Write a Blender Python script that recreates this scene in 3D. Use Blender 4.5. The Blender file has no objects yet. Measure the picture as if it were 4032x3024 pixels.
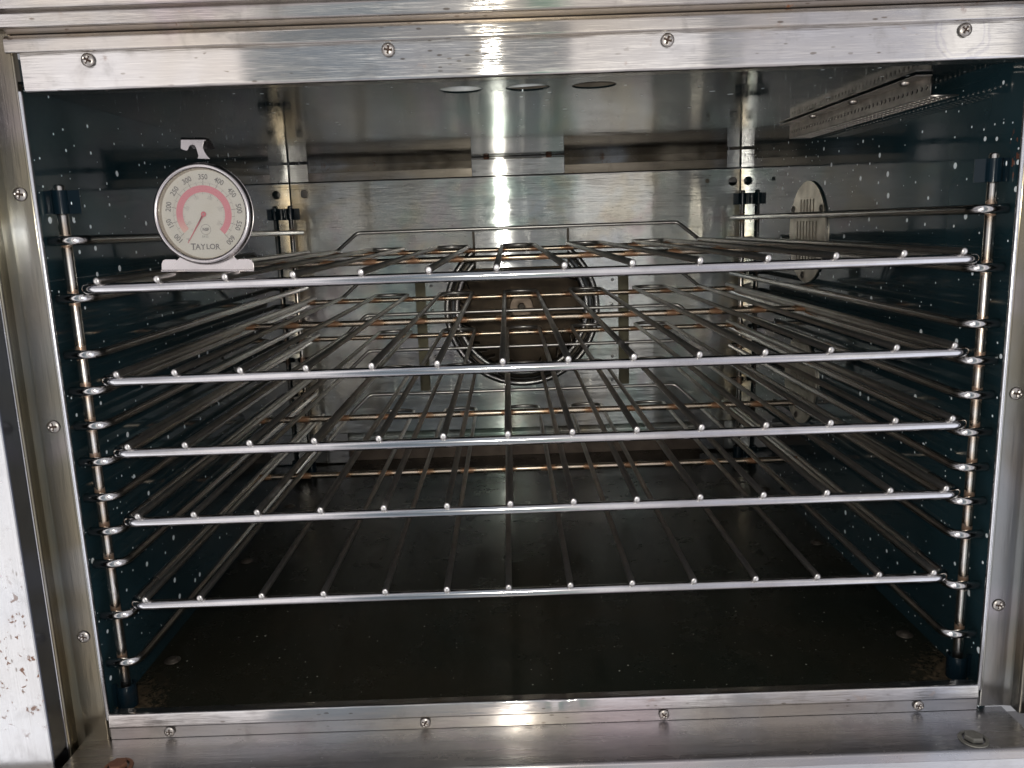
import bpy, bmesh, math, random
from math import sin, cos, pi, radians
from mathutils import Matrix, Vector
random.seed(7)
S = bpy.context.scene
COL = S.collection

# ------------------------------------------------------------------ camera
def rig(p, yw, r):
    Rz = Matrix(((cos(yw), -sin(yw), 0), (sin(yw), cos(yw), 0), (0, 0, 1)))
    Rx = Matrix(((1, 0, 0), (0, cos(p), -sin(p)), (0, sin(p), cos(p))))
    Ry = Matrix(((cos(r), 0, sin(r)), (0, 1, 0), (-sin(r), 0, cos(r))))
    return Rz @ Rx @ Ry
CAM = Vector((-0.0176, -0.6321, 0.3959))
M3 = rig(-0.1907, -0.0003, 0.0345)
cam = bpy.data.objects.new('camera', bpy.data.cameras.new('camera'))
COL.objects.link(cam)
right, fwd, up = M3.col[0], M3.col[1], M3.col[2]
mw = Matrix.Identity(4)
for i in range(3):
    mw[i][0] = right[i]; mw[i][1] = up[i]; mw[i][2] = -fwd[i]; mw[i][3] = CAM[i]
cam.matrix_world = mw
cam.data.sensor_width = 36.0
cam.data.lens = 28.89
cam.data.clip_start = 0.01
cam.data.clip_end = 50
S.camera = cam

# ------------------------------------------------------------------ render / view
S.view_settings.view_transform = 'Standard'
S.view_settings.look = 'None'
S.view_settings.exposure = 0.0
S.view_settings.gamma = 1.0
S.view_settings.use_curve_mapping = False
S.cycles.use_denoising = True
S.cycles.max_bounces = 10
S.cycles.glossy_bounces = 8
S.cycles.diffuse_bounces = 3
S.cycles.sample_clamp_indirect = 6.0
S.cycles.caustics_reflective = True
S.cycles.blur_glossy = 0.3

# ------------------------------------------------------------------ node helpers
class NT:
    def __init__(self, tree):
        self.t = tree
    def n(self, typ, **kw):
        nd = self.t.nodes.new(typ)
        for k, v in kw.items():
            if k.startswith('i_'):
                nd.inputs[k[2:].replace('_', ' ')].default_value = v
            else:
                setattr(nd, k, v)
        return nd
    def put(self, sock, v):
        if isinstance(v, bpy.types.NodeSocket):
            self.t.links.new(v, sock)
        elif v is not None:
            if isinstance(v, (tuple, list)) and len(v) == 3 and sock.type == 'RGBA':
                v = tuple(v) + (1,)
            sock.default_value = v
    def m(self, op, a, b=None, c=None, clamp=False):
        nd = self.n('ShaderNodeMath', operation=op, use_clamp=clamp)
        self.put(nd.inputs[0], a)
        if b is not None: self.put(nd.inputs[1], b)
        if c is not None: self.put(nd.inputs[2], c)
        return nd.outputs[0]
    def v(self, op, a, b=None):
        nd = self.n('ShaderNodeVectorMath', operation=op)
        self.put(nd.inputs[0], a)
        if b is not None: self.put(nd.inputs[1], b)
        return nd.outputs[0]
    def xyz(self, v):
        nd = self.n('ShaderNodeSeparateXYZ'); self.put(nd.inputs[0], v)
        return nd.outputs
    def comb(self, x, y, z):
        nd = self.n('ShaderNodeCombineXYZ')
        for i, q in enumerate((x, y, z)): self.put(nd.inputs[i], q)
        return nd.outputs[0]
    def mr(self, v, a, b, c=0.0, d=1.0, smooth=True):
        nd = self.n('ShaderNodeMapRange', interpolation_type='SMOOTHSTEP' if smooth else 'LINEAR')
        self.put(nd.inputs['Value'], v)
        for k, q in zip(('From Min', 'From Max', 'To Min', 'To Max'), (a, b, c, d)):
            self.put(nd.inputs[k], q)
        return nd.outputs[0]
    def mix(self, f, a, b, mode='MIX'):
        nd = self.n('ShaderNodeMix', data_type='RGBA', blend_type=mode)
        self.put(nd.inputs[0], f); self.put(nd.inputs[6], a); self.put(nd.inputs[7], b)
        return nd.outputs[2]
    def noise(self, vec, scale, detail=3, rough=0.55, dist=0.0, out='Fac'):
        nd = self.n('ShaderNodeTexNoise')
        self.put(nd.inputs['Vector'], vec); nd.inputs['Scale'].default_value = scale
        nd.inputs['Detail'].default_value = detail; nd.inputs['Roughness'].default_value = rough
        nd.inputs['Distortion'].default_value = dist
        return nd.outputs[out]
    def ramp(self, f, stops):
        nd = self.n('ShaderNodeValToRGB'); self.put(nd.inputs[0], f)
        e = nd.color_ramp.elements
        while len(e) < len(stops): e.new(0.5)
        for i, (p, c) in enumerate(stops):
            e[i].position = p; e[i].color = tuple(c) + (1,)
        return nd.outputs[0]

# ------------------------------------------------------------------ world: the room behind the photographer
W = bpy.data.worlds.new('World'); S.world = W; W.use_nodes = True
W.node_tree.nodes.clear()
w = NT(W.node_tree)
dirv = w.n('ShaderNodeTexCoord').outputs['Generated']
dx, dy, dz = w.xyz(dirv)
back = w.m('MAXIMUM', w.m('MULTIPLY', dy, -1.0), 0.001)
tx = w.m('DIVIDE', dx, back)
tz = w.m('DIVIDE', dz, back)
def band(v, a, b, s=0.006):
    return w.m('MULTIPLY', w.mr(v, a - s, a + s), w.mr(v, b + s, b - s))
def rect(x0, x1, z0, z1, s=0.006, sz=0.03):
    return w.m('MULTIPLY', band(tx, x0, x1, s), band(tz, z0, z1, sz))
room = w.ramp(w.mr(dz, -1.0, 1.0, smooth=False),
              [(0.0, (.52, .50, .51)), (.34, (.40, .39, .40)), (.44, (.24, .24, .25)), (.5, (.20, .20, .215)), (.62, (.30, .30, .315)), (1.0, (.46, .46, .48))])
colr = room
wn = w.noise(w.comb(w.m('MULTIPLY', tx, 9.0), tz, 0.0), 1.0, 3)
colr = w.mix(w.mr(wn, .3, .7), w.mix(1.0, colr, (.72, .76, .80), 'MULTIPLY'), w.mix(1.0, colr, (1.2, 1.14, 1.16), 'MULTIPLY'))
# the photographer
colr = w.mix(band(tx, -.29, .07, .015), colr, w.mix(1.0, colr, (.80, .87, .88), 'MULTIPLY'))
colr = w.mix(rect(.045, .095, -1.2, -.22, .008, .1), colr, (.05, .24, .17))
colr = w.mix(band(tx, -.30, -.13, .03), colr, w.mix(1.0, colr, (.50, .62, .70), 'MULTIPLY'))
colr = w.mix(rect(-.04, .0, -1.2, .2, .01, .1), colr, (.16, .17, .18))
# windows / bright panels behind the photographer
colr = w.mix(rect(-.572, -.296, -.62, 1.6), colr, (.98, .94, .95))
colr = w.mix(rect(.082, .237, -.75, 1.4), colr, (.76, .735, .745))
colr = w.mix(rect(.505, .585, -.8, 1.4), colr, (1.1, 1.06, 1.02))
colr = w.mix(rect(.275, .505, -.6, 1.2, .01, .1), colr, (.47, .47, .53))
colr = w.mix(rect(-1.3, -.64, -1.6, .25, .02, .1), colr, (1.15, 1.15, 1.2))
colr = w.mix(rect(.62, 1.2, -1.6, .4, .02, .1), colr, (.95, .98, 1.1))
front = w.mr(dy, -.05, .05)
colr = w.mix(front, colr, (.2, .2, .21))
bg = w.n('ShaderNodeBackground'); w.put(bg.inputs[0], colr); bg.inputs[1].default_value = 1.4
wo = w.n('ShaderNodeOutputWorld'); w.t.links.new(bg.outputs[0], wo.inputs[0])

# ------------------------------------------------------------------ flash of the phone, beside its lens
fl = bpy.data.lights.new('phone_flash', 'POINT'); fl.energy = 8.5; fl.shadow_soft_size = 0.011
fl.color = (1.0, .97, .88)
fo = bpy.data.objects.new('phone_flash', fl); COL.objects.link(fo)
fo.location = CAM + right * -0.014 + up * 0.012 + fwd * 0.0

# ------------------------------------------------------------------ materials
def new_mat(name):
    m = bpy.data.materials.new(name); m.use_nodes = True
    t = NT(m.node_tree); p = m.node_tree.nodes['Principled BSDF']
    return m, t, p
def pos(t): return t.n('ShaderNodeNewGeometry').outputs['Position']
def nrm(t): return t.n('ShaderNodeNewGeometry').outputs['Normal']
def objc(t): return t.n('ShaderNodeTexCoord').outputs['Object']

def steel(name, brush='X', base=(.56, .56, .555), rough=.30, aniso=.97, tint=.35, stain=.25, rust=.0,
          warm=(.52, .46, .38), bump=.00003, streak=.22, spot=0.0, scatter=.55, gold=False, ring=False):
    m, t, p = new_mat(name)
    P = pos(t)
    sc = {'X': (1.2, 26, 26), 'Z': (26, 26, 1.2), 'Y': (26, 1.2, 26)}[brush]
    sv = t.v('MULTIPLY', P, sc)
    fine = t.noise(sv, 26, 4, .7)
    mid = t.noise(t.v('MULTIPLY', P, tuple(a * .25 for a in sc)), 9, 3, .6)
    big = t.noise(P, 7, 3, .55, .6)
    blot = t.noise(P, 38, 4, .65, .4)
    c = t.mix(t.mr(big, .35, .68, 0, tint), base, warm)
    c = t.mix(t.mr(t.noise(P, 4.3, 2, .5, 1.2), .52, .72, 0, tint * .8), c, (.42, .47, .55))
    c = t.mix(t.mr(t.noise(t.v('ADD', P, (3.1, 1.7, .4)), 5.5, 2, .5, 1.2), .55, .72, 0, tint * .6), c, (.55, .44, .50))
    dark = t.m('MULTIPLY', t.mr(blot, .52, .74, 0, stain), 1.0)
    if gold:
        c = t.mix(t.mr(t.noise(t.v('ADD', P, (7.1, .7, 2.4)), 6.5, 3, .6, 1.0), .50, .66, 0, .55), c, (.43, .57, .51))
        c = t.mix(t.mr(t.noise(t.v('ADD', P, (1.1, 5.7, 9.4)), 8.0, 3, .6, 1.0), .54, .68, 0, .5), c, (.60, .50, .51))
        c = t.mix(t.mr(t.noise(t.v('ADD', P, (4.1, 2.7, 6.4)), 7.0, 3, .6, 1.0), .56, .70, 0, .5), c, (.60, .53, .38))
    c = t.mix(dark, c, (.22, .20, .18))
    c = t.mix(t.mr(fine, .25, .75, streak, 0), c, t.mix(1.0, c, (.55, .55, .55), 'MULTIPLY'))
    if gold:      # heat tint along the two side edges of the panel
        gx = t.m('ABSOLUTE', t.xyz(P)[0])
        gm = t.m('MULTIPLY', t.mr(t.m('ADD', gx, t.m('MULTIPLY', t.m('SUBTRACT', big, .5), .10)), .335, .372), .6)
        c = t.mix(gm, c, t.mix(t.mr(blot, .35, .65), (.58, .38, .13), (.34, .27, .17)))
        gold_r = t.m('MULTIPLY', gm, .16)
    if ring:      # water marks dried in arcs round the right-hand screw
        rx, ry_, rz_ = t.xyz(P)
        rd = t.m('SQRT', t.m('ADD', t.m('POWER', t.m('ABSOLUTE', t.m('SUBTRACT', rx, .3185)), 2.0), t.m('POWER', t.m('ABSOLUTE', t.m('SUBTRACT', rz_, .5225)), 2.0)))
        rd = t.m('ADD', rd, t.m('MULTIPLY', t.m('SUBTRACT', blot, .5), .014))
        rk = t.m('MAXIMUM', t.m('MULTIPLY', t.mr(rd, .0150, .0160), t.mr(rd, .0172, .0164)), t.m('MULTIPLY', t.mr(rd, .0186, .0196), t.mr(rd, .0214, .0204)))
        c = t.mix(t.m('MULTIPLY', rk, .38), c, (.40, .39, .44))
    if spot:
        v = t.n('ShaderNodeTexVoronoi'); t.put(v.inputs['Vector'], t.v('MULTIPLY', P, {'X': (.35, 1, 1), 'Z': (1, 1, .35), 'Y': (1, .35, 1)}[brush]))
        v.inputs['Scale'].default_value = 420
        r0 = t.xyz(v.outputs['Color'])[0]
        msk = t.m('MULTIPLY', t.mr(t.m('ADD', v.outputs['Distance'], t.m('MULTIPLY', t.m('SUBTRACT', blot, .5), .6)), .40, .20), t.mr(r0, 1 - spot * 1.6, 1 - spot * 1.6 + .02, 0, .75))
        msk = t.m('MULTIPLY', msk, t.mr(t.noise(P, 14, 2), .45, .6))
        c = t.mix(msk, c, (.16, .12, .09))
    r = t.m('ADD', t.mr(mid, .2, .8, rough * .75, rough * 1.2), t.m('MULTIPLY', dark, .35))
    if gold: r = t.m('ADD', r, gold_r)
    met = 1.0
    if rust:
        rm = t.mr(t.noise(P, 60, 5, .7, .3), .62, .72, 0, rust)
        if name.startswith('door'):      # splashes low on the open door
            zz = t.xyz(P)[2]
            zb = t.m('MULTIPLY', t.mr(zz, .0, .04), t.mr(zz, .16, .10))
            rm = t.m('MAXIMUM', rm, t.m('MULTIPLY', t.m('MULTIPLY', t.mr(t.noise(P, 150, 4, .6, .6), .60, .64), zb), .9))
        c = t.mix(rm, c, (.20, .075, .03))
        met = t.m('SUBTRACT', 1.0, t.m('MULTIPLY', rm, .9))
        r = t.m('ADD', r, t.m('MULTIPLY', rm, .3))
    t.put(p.inputs['Base Color'], c); t.put(p.inputs['Roughness'], r); t.put(p.inputs['Metallic'], met)
    p.inputs['Anisotropic'].default_value = aniso
    ax = {'X': (1, 0, 0), 'Z': (0, 0, 1), 'Y': (0, 1, 0)}[brush]
    t.put(p.inputs['Tangent'], t.v('NORMALIZE', t.v('CROSS_PRODUCT', nrm(t), ax)))
    # brush lines: scratches tip the normal across the brushing direction only
    hs = {'X': (6, 900, 900), 'Z': (900, 900, 6), 'Y': (900, 6, 900)}[brush]
    h1 = t.m('SUBTRACT', t.noise(t.v('MULTIPLY', P, hs), 1.0, 4, .75), .5)
    h2 = t.m('SUBTRACT', t.noise(t.v('MULTIPLY', P, tuple(a * 5 for a in hs)), 1.0, 3, .8), .5)
    k = t.m('MULTIPLY', t.m('ADD', t.m('MULTIPLY', h1, .18), t.m('MULTIPLY', h2, 2.2)), scatter)
    N0 = nrm(t)
    T = t.v('NORMALIZE', t.v('CROSS_PRODUCT', N0, ax))
    b = t.n('ShaderNodeBump'); b.inputs['Strength'].default_value = 1.0; b.inputs['Distance'].default_value = bump
    t.put(b.inputs['Height'], t.m('MULTIPLY', big, 6.0))
    sc_ = t.n('ShaderNodeVectorMath', operation='SCALE'); t.put(sc_.inputs[0], T); t.put(sc_.inputs['Scale'], k)
    NN = t.v('NORMALIZE', t.v('ADD', b.outputs[0], sc_.outputs[0]))
    t.put(p.inputs['Normal'], NN)
    # second, wider lobe: the satin glow of rubbed steel
    g = t.n('ShaderNodeBsdfAnisotropic', distribution='GGX')
    t.put(g.inputs['Color'], c); g.inputs['Roughness'].default_value = .42; g.inputs['Anisotropy'].default_value = .55
    t.put(g.inputs['Normal'], NN); t.put(g.inputs['Tangent'], T)
    mx = t.n('ShaderNodeMixShader'); t.put(mx.inputs[0], t.m('MULTIPLY', met, .26) if rust else .26)
    t.t.links.new(p.outputs[0], mx.inputs[1]); t.t.links.new(g.outputs[0], mx.inputs[2])
    t.t.links.new(mx.outputs[0], m.node_tree.nodes['Material Output'].inputs[0])
    return m

def speckle(t, uv, scale, keep, rmin, rmax):
    v = t.n('ShaderNodeTexVoronoi', voronoi_dimensions='2D')
    t.put(v.inputs['Vector'], uv); v.inputs['Scale'].default_value = scale
    col = t.xyz(v.outputs['Color'])
    rad = t.mr(t.m('POWER', col[1], 3.0), 0, 1, rmin * scale, rmax * scale, smooth=False)
    inside = t.mr(v.outputs['Distance'], rad, t.m('MULTIPLY', rad, .8))
    return t.m('MULTIPLY', inside, t.m('LESS_THAN', col[0], keep))

def enamel(name, plane='YZ', base=(.006, .016, .024), rough=.07, keep=.30, scuff=.3, spec=.5, dirt=.25, edge_rust=True):
    m, t, p = new_mat(name)
    P = pos(t); x, y, z = t.xyz(P)
    a, b_ = {'YZ': (y, z), 'XY': (x, y)}[plane]
    off = t.m('MULTIPLY', x, 3.0) if plane == 'YZ' else 0.0
    uv = t.comb(t.m('ADD', a, off), b_, 0.0)
    s1 = speckle(t, uv, 46, keep, .0010, .0032)
    s2 = speckle(t, t.v('ADD', uv, (5.3, 2.2, 0)), 80, keep * .35, .0004, .0010)
    c = t.mix(t.mr(t.noise(P, 6, 3), .3, .7), base, tuple(q * 1.7 for q in base))
    sc = t.mr(t.noise(t.v('MULTIPLY', P, (1, .25, 1) if plane == 'XY' else (1, .3, 1)), 90, 5, .75), .60, .80, 0, scuff)
    c = t.mix(sc, c, (.07, .085, .09))
    dm = t.mr(t.noise(P, 17, 4, .7, .5), .58, .8, 0, dirt)
    c = t.mix(dm, c, (.035, .025, .016))
    if plane == 'YZ' and name.startswith('navy'):      # chipped enamel by the front right bracket
        ch = t.m('MULTIPLY', t.m('MULTIPLY', t.mr(x, .36, .37), t.mr(y, .034, .026)), t.m('MULTIPLY', t.mr(z, .412, .418), t.mr(z, .458, .450)))
        ch = t.m('MULTIPLY', ch, t.mr(t.noise(P, 150, 3, .6), .59, .62))
        c = t.mix(ch, c, (.14, .055, .035))
    s = t.m('MAXIMUM', s1, s2)
    c = t.mix(s, c, (.86, .92, .94))
    r = t.m('ADD', t.mr(t.noise(P, 24, 4, .7), .3, .75, rough * .6, rough * 1.7), t.m('MULTIPLY', t.m('ADD', sc, dm), .35))
    t.put(p.inputs['Base Color'], c); t.put(p.inputs['Roughness'], r)
    p.inputs['Specular IOR Level'].default_value = spec
    b = t.n('ShaderNodeBump'); b.inputs['Strength'].default_value = .5; b.inputs['Distance'].default_value = .0006
    t.put(b.inputs['Height'], t.noise(P, 9, 2)); t.put(p.inputs['Normal'], b.outputs[0])
    return m

def wire(name, base=(.50, .49, .48), rough=.2, rust=.3, weld=0.0, weld_s=.0524, tarn=.5, rings=None):
    m, t, p = new_mat(name)
    P = pos(t)
    n1 = t.noise(t.v('MULTIPLY', P, (1, 1, 1)), 34, 4, .65)
    n2 = t.noise(P, 160, 4, .7)
    c = t.mix(t.mr(n1, .35, .75, 0, tarn), base, (.20, .19, .18))
    c = t.mix(t.mr(t.noise(P, 12, 3), .55, .75, 0, tarn * .7), c, (.42, .34, .24))
    c = t.mix(t.mr(n2, .45, .8, 0, .1), c, (.70, .69, .70))
    rm = t.mr(t.m('ADD', t.m('MULTIPLY', n2, .35), t.m('MULTIPLY', t.noise(P, 22, 3), .65)), .60, .70, 0, rust)
    if weld:
        ox = t.xyz(objc(t))[0]
        d = t.m('PINGPONG', t.m('ADD', t.m('DIVIDE', ox, weld_s), .5 + 20), 1.0)   # 0/1 at half cells
        d = t.m('ABSOLUTE', t.m('SUBTRACT', t.m('FRACT', t.m('ADD', t.m('DIVIDE', ox, weld_s), 20.0)), .5))
        near = t.mr(t.m('ADD', d, t.m('MULTIPLY', t.m('SUBTRACT', n1, .5), .35)), .30, .10, 0, weld)
        c = t.mix(near, c, (.40, .22, .09))
        rm = t.m('MAXIMUM', rm, t.m('MULTIPLY', t.mr(t.m('ADD', d, t.m('MULTIPLY', t.m('SUBTRACT', n2, .5), .5)), .19, .05), weld))
    c = t.mix(rm, c, (.17, .06, .022))
    if rings:
        oz = t.xyz(objc(t))[2]; dm = None
        for q in rings:
            d = t.m('ABSOLUTE', t.m('SUBTRACT', oz, q)); dm = d if dm is None else t.m('MINIMUM', dm, d)
        dr = t.m('SUBTRACT', dm, t.m('MULTIPLY', t.m('SUBTRACT', n2, .5), .016))
        dm = t.m('SUBTRACT', dm, t.m('MULTIPLY', t.m('SUBTRACT', n1, .45), .030))
        c = t.mix(t.mr(dm, .015, .002, 0, .55), c, (.50, .33, .18)); rm = t.m('MAXIMUM', rm, t.mr(dr, .0064, .0036, 0, .6))
        c = t.mix(rm, c, (.20, .07, .025))
    met = t.m('SUBTRACT', 1.0, t.m('MULTIPLY', rm, .85))
    t.put(p.inputs['Base Color'], c); t.put(p.inputs['Metallic'], met)
    t.put(p.inputs['Roughness'], t.m('ADD', t.mr(n1, .3, .8, rough, rough + .03), t.m('MULTIPLY', rm, .15)))
    return m

def plain(name, base, rough=.5, metal=0.0, var=.25, scale=60, spec=.5):
    m, t, p = new_mat(name)
    n = t.noise(pos(t), scale, 4, .6)
    t.put(p.inputs['Base Color'], t.mix(t.mr(n, .3, .75, 0, var), base, tuple(q * .45 for q in base)))
    t.put(p.inputs['Roughness'], t.mr(n, .3, .7, rough, min(1, rough + .12)))
    p.inputs['Metallic'].default_value = metal
    p.inputs['Specular IOR Level'].default_value = spec
    return m

MT = {}
RZ = [.396, .3506, .3060, .2760, .2470, .2162, .1858, .1563, .1270, .0810, .0365]
MT['trim'] = steel('brushed_trim_steel', 'X', (.665, .65, .64), .08, .97, .5, .30, .4, streak=.12, spot=.07, ring=True)
MT['trim_rust'] = steel('stained_trim_steel', 'X', (.46, .40, .35), .36, .7, .6, .5, 1.0, streak=.15, spot=.1, scatter=.3)
MT['rail'] = steel('top_rail_steel', 'X', (.56, .53, .50), .11, .9, .7, .35, .3, streak=.12, spot=.04)
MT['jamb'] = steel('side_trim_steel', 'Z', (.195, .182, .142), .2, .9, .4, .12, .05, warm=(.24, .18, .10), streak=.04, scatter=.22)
MT['baffle'] = steel('back_baffle_steel', 'X', (.66, .685, .655), .085, .985, .5, .14, .12, streak=.12, spot=.03, bump=.00004, gold=True)
MT['strut'] = steel('baffle_tab_steel', 'X', (.64, .64, .62), .09, .98, .35, .12, .1, streak=.12)
MT['door'] = steel('door_skin_steel', 'Z', (.74, .74, .74), .22, .8, .2, .2, .45, streak=.05, spot=.05, scatter=.25)
MT['ledge'] = steel('sill_ledge_steel', 'X', (.40, .39, .40), .27, .9, .4, .2, .12, streak=.08, scatter=.25)
MT['brown'] = steel('heat_browned_steel', 'X', (.085, .072, .055), .5, .6, .8, .7, .8, streak=.2)
MT['strip'] = plain('perforated_steel', (.62, .57, .53), .30, 1.0, .5, 70)
MT['cover'] = plain('light_cover_steel', (.66, .60, .51), .32, 1.0, .4, 45)
MT['lip'] = plain('polished_lip_steel', (.78, .78, .79), .16, 1.0, .15, 120)
MT['edge'] = plain('door_edge_dark_reflection', (.11, .12, .15), .12, 1.0, .3, 30)  # dark reflection on the edge face put into the base colour
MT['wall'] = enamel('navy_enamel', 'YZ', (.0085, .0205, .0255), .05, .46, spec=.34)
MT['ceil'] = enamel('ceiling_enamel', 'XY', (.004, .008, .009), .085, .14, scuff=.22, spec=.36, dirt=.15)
MT['clip'] = enamel('bracket_enamel', 'YZ', (.003, .008, .012), .12, .05, spec=.22, scuff=.4, dirt=.5)
MT['rod'] = wire('rack_wire_steel', (.72, .69, .65), .30, .12, 0, tarn=.32)
MT['bar'] = wire('rack_bar_steel', (.58, .57, .575), .14, .10, .0, tarn=.25)
MT['cross'] = wire('rack_cross_bar_steel', (.70, .59, .46), .25, .22, .7, tarn=.4)
MT['post'] = wire('guide_post_steel', (.70, .67, .62), .24, .35, 0, tarn=.25, rings=RZ)
MT['rung'] = wire('guide_rung_steel', (.66, .64, .62), .13, .12, 0, tarn=.35)
MT['screw'] = plain('screw_steel', (.50, .46, .42), .3, 1.0, .5, 300)
MT['recess'] = plain('dark_brown_recess', (.05, .028, .018), .8)  # dark brown inside the cross of the screw heads
MT['bolt_rust'] = plain('rusty_bolt', (.16, .07, .04), .6, .3, .6, 200)
MT['bolt_grey'] = plain('grey_bolt', (.26, .25, .22), .45, .8, .5, 200)
MT['rim'] = steel('fan_rim_steel', 'X', (.44, .44, .43), .2, .2, .3, .15, .05)
MT['fan'] = plain('fan_brown_steel', (.085, .060, .036), .45, .6, 1.0, 22)
MT['fandark'] = plain('fan_blade_steel', (.10, .085, .07), .45, .7, .6, 40)
MT['insul'] = plain('flue_lining', (.62, .64, .64), .8, 0, .5, 90)
MT['thermo'] = plain('thermometer_steel', (.56, .52, .51), .20, 1.0, .12, 40)
MT['thermo_in'] = plain('thermometer_inner_rim', (.50, .44, .38), .24, 1.0, .2, 40)
MT['hook'] = plain('thermometer_hook_steel', (.36, .34, .34), .2, 1.0, .3, 60)
MT['ink'] = plain('grey_ink', (.13, .12, .12), .6, 0, .1)
MT['ink2'] = plain('pale_grey_ink', (.33, .30, .29), .6, 0, .1)
MT['pink'] = plain('pink_band_ink', (.62, .25, .29), .5, 0, .08)
MT['red'] = plain('red_needle_paint', (.50, .11, .14), .4, 0, .08)

def dial_mat():
    m, t, p = new_mat('dial_cream'); P = pos(t)
    c = t.mix(t.mr(t.noise(P, 60, 3), .4, .8, 0, .35), (.50, .475, .435), (.43, .385, .32))
    c = t.mix(t.mr(t.noise(P, 170, 3, .6), .66, .74, 0, .5), c, (.40, .30, .16))
    t.put(p.inputs['Base Color'], c); p.inputs['Roughness'].default_value = .5
    return m
MT['dial'] = dial_mat()
def glass_mat():
    m = bpy.data.materials.new('thermometer_glass'); m.use_nodes = True
    nt = m.node_tree; nt.nodes.clear(); t = NT(nt)
    tr = t.n('ShaderNodeBsdfTransparent'); tr.inputs[0].default_value = (.97, .97, .96, 1)
    gl = t.n('ShaderNodeBsdfGlossy'); gl.inputs['Roughness'].default_value = .04
    fr = t.n('ShaderNodeFresnel'); fr.inputs[0].default_value = 1.45
    mx = t.n('ShaderNodeMixShader'); t.put(mx.inputs[0], fr.outputs[0])
    nt.links.new(tr.outputs[0], mx.inputs[1]); nt.links.new(gl.outputs[0], mx.inputs[2])
    o = t.n('ShaderNodeOutputMaterial'); nt.links.new(mx.outputs[0], o.inputs[0])
    return m
MT['glass'] = glass_mat()

def floor_mat():
    m, t, p = new_mat('oven_floor_enamel'); P = pos(t); x, y, z = t.xyz(P)
    c = t.mix(t.mr(t.noise(P, 5, 4, .6, .5), .3, .7), (.0085, .0115, .0085), (.016, .0145, .0095))
    c = t.mix(t.mr(t.noise(t.v('MULTIPLY', P, (1, 6, 1)), 30, 5, .75), .55, .8, 0, .5), c, (.035, .034, .028))
    s = speckle(t, t.comb(x, y, 0.0), 110, .16, .0002, .0009)
    s = t.m('MAXIMUM', s, speckle(t, t.comb(t.m('ADD', x, 4.2), y, 0.0), 60, .05, .0003, .0011))
    c = t.mix(t.m('MULTIPLY', s, .8), c, (.40, .39, .33))
    scr = t.mr(t.noise(t.v('MULTIPLY', t.v('ADD', P, (1.3, 0, 0)), (18, 60, 1)), 1.6, 5, .8, 2.0), .66, .72, 0, .25)
    c = t.mix(scr, c, (.10, .10, .09))
    # rust and crumbs gathered along the side walls at the front
    ax = t.m('ABSOLUTE', x)
    cr = t.m('MULTIPLY', t.mr(ax, .27, .375), t.mr(y, .20, .0))
    rm = t.mr(t.m('ADD', t.m('MULTIPLY', cr, .47), t.m('MULTIPLY', t.noise(P, 190, 5, .85), .75)), .66, .86)
    c = t.mix(rm, c, t.mix(t.mr(t.noise(P, 260, 3, .8), .4, .7), (.06, .04, .024), (.13, .095, .055)))
    t.put(p.inputs['Base Color'], c)
    t.put(p.inputs['Roughness'], t.m('ADD', t.mr(t.noise(P, 20, 4, .7), .3, .7, .16, .30), t.m('MULTIPLY', rm, .5)))
    p.inputs['Specular IOR Level'].default_value = .32
    b = t.n('ShaderNodeBump'); b.inputs['Strength'].default_value = .5; b.inputs['Distance'].default_value = .0004
    t.put(b.inputs['Height'], t.noise(P, 40, 5, .7)); t.put(p.inputs['Normal'], b.outputs[0])
    return m
MT['floor'] = floor_mat()

# ------------------------------------------------------------------ mesh helpers
def link(name, me, mat=None, parent=None, smooth=False):
    if mat is not None and not me.materials: me.materials.append(mat)
    o = bpy.data.objects.new(name, me); COL.objects.link(o)
    if parent is not None: o.parent = parent
    if smooth:
        for pl in me.polygons: pl.use_smooth = True
    return o
def from_bm(name, bm, mat, parent=None, smooth=False, angle=None):
    bmesh.ops.recalc_face_normals(bm, faces=bm.faces)
    if angle is not None:
        for f in bm.faces: f.smooth = True
        for e in bm.edges:
            if len(e.link_faces) == 2 and e.calc_face_angle(0) > radians(angle): e.smooth = False
    me = bpy.data.meshes.new(name); bm.to_mesh(me); bm.free()
    o = link(name, me, mat, parent, smooth)
    if angle is not None:
        wn_ = o.modifiers.new('weighted', 'WEIGHTED_NORMAL'); wn_.keep_sharp = True; wn_.weight = 100
    return o
def thing(name, label, cat, loc=(0, 0, 0), group=None):
    o = bpy.data.objects.new(name, None); COL.objects.link(o)
    o.location = loc; o.empty_display_size = .05
    o['label'] = label; o['category'] = cat
    if group: o['group'] = group
    return o
def fillet(pts, r, n=7):
    pts = [Vector(p) for p in pts]; out = [pts[0]]
    for i in range(1, len(pts) - 1):
        a, b, c = pts[i - 1], pts[i], pts[i + 1]
        rr = r[i] if isinstance(r, (list, tuple)) else r
        u, v = (a - b), (c - b)
        d = min(rr, u.length * .49, v.length * .49)
        if d < 1e-6: out.append(b); continue
        p0, p1 = b + u.normalized() * d, b + v.normalized() * d
        for k in range(n + 1):
            s = k / n
            out.append((1 - s) ** 2 * p0 + 2 * s * (1 - s) * b + s * s * p1)
    out.append(pts[-1]); return out
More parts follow.
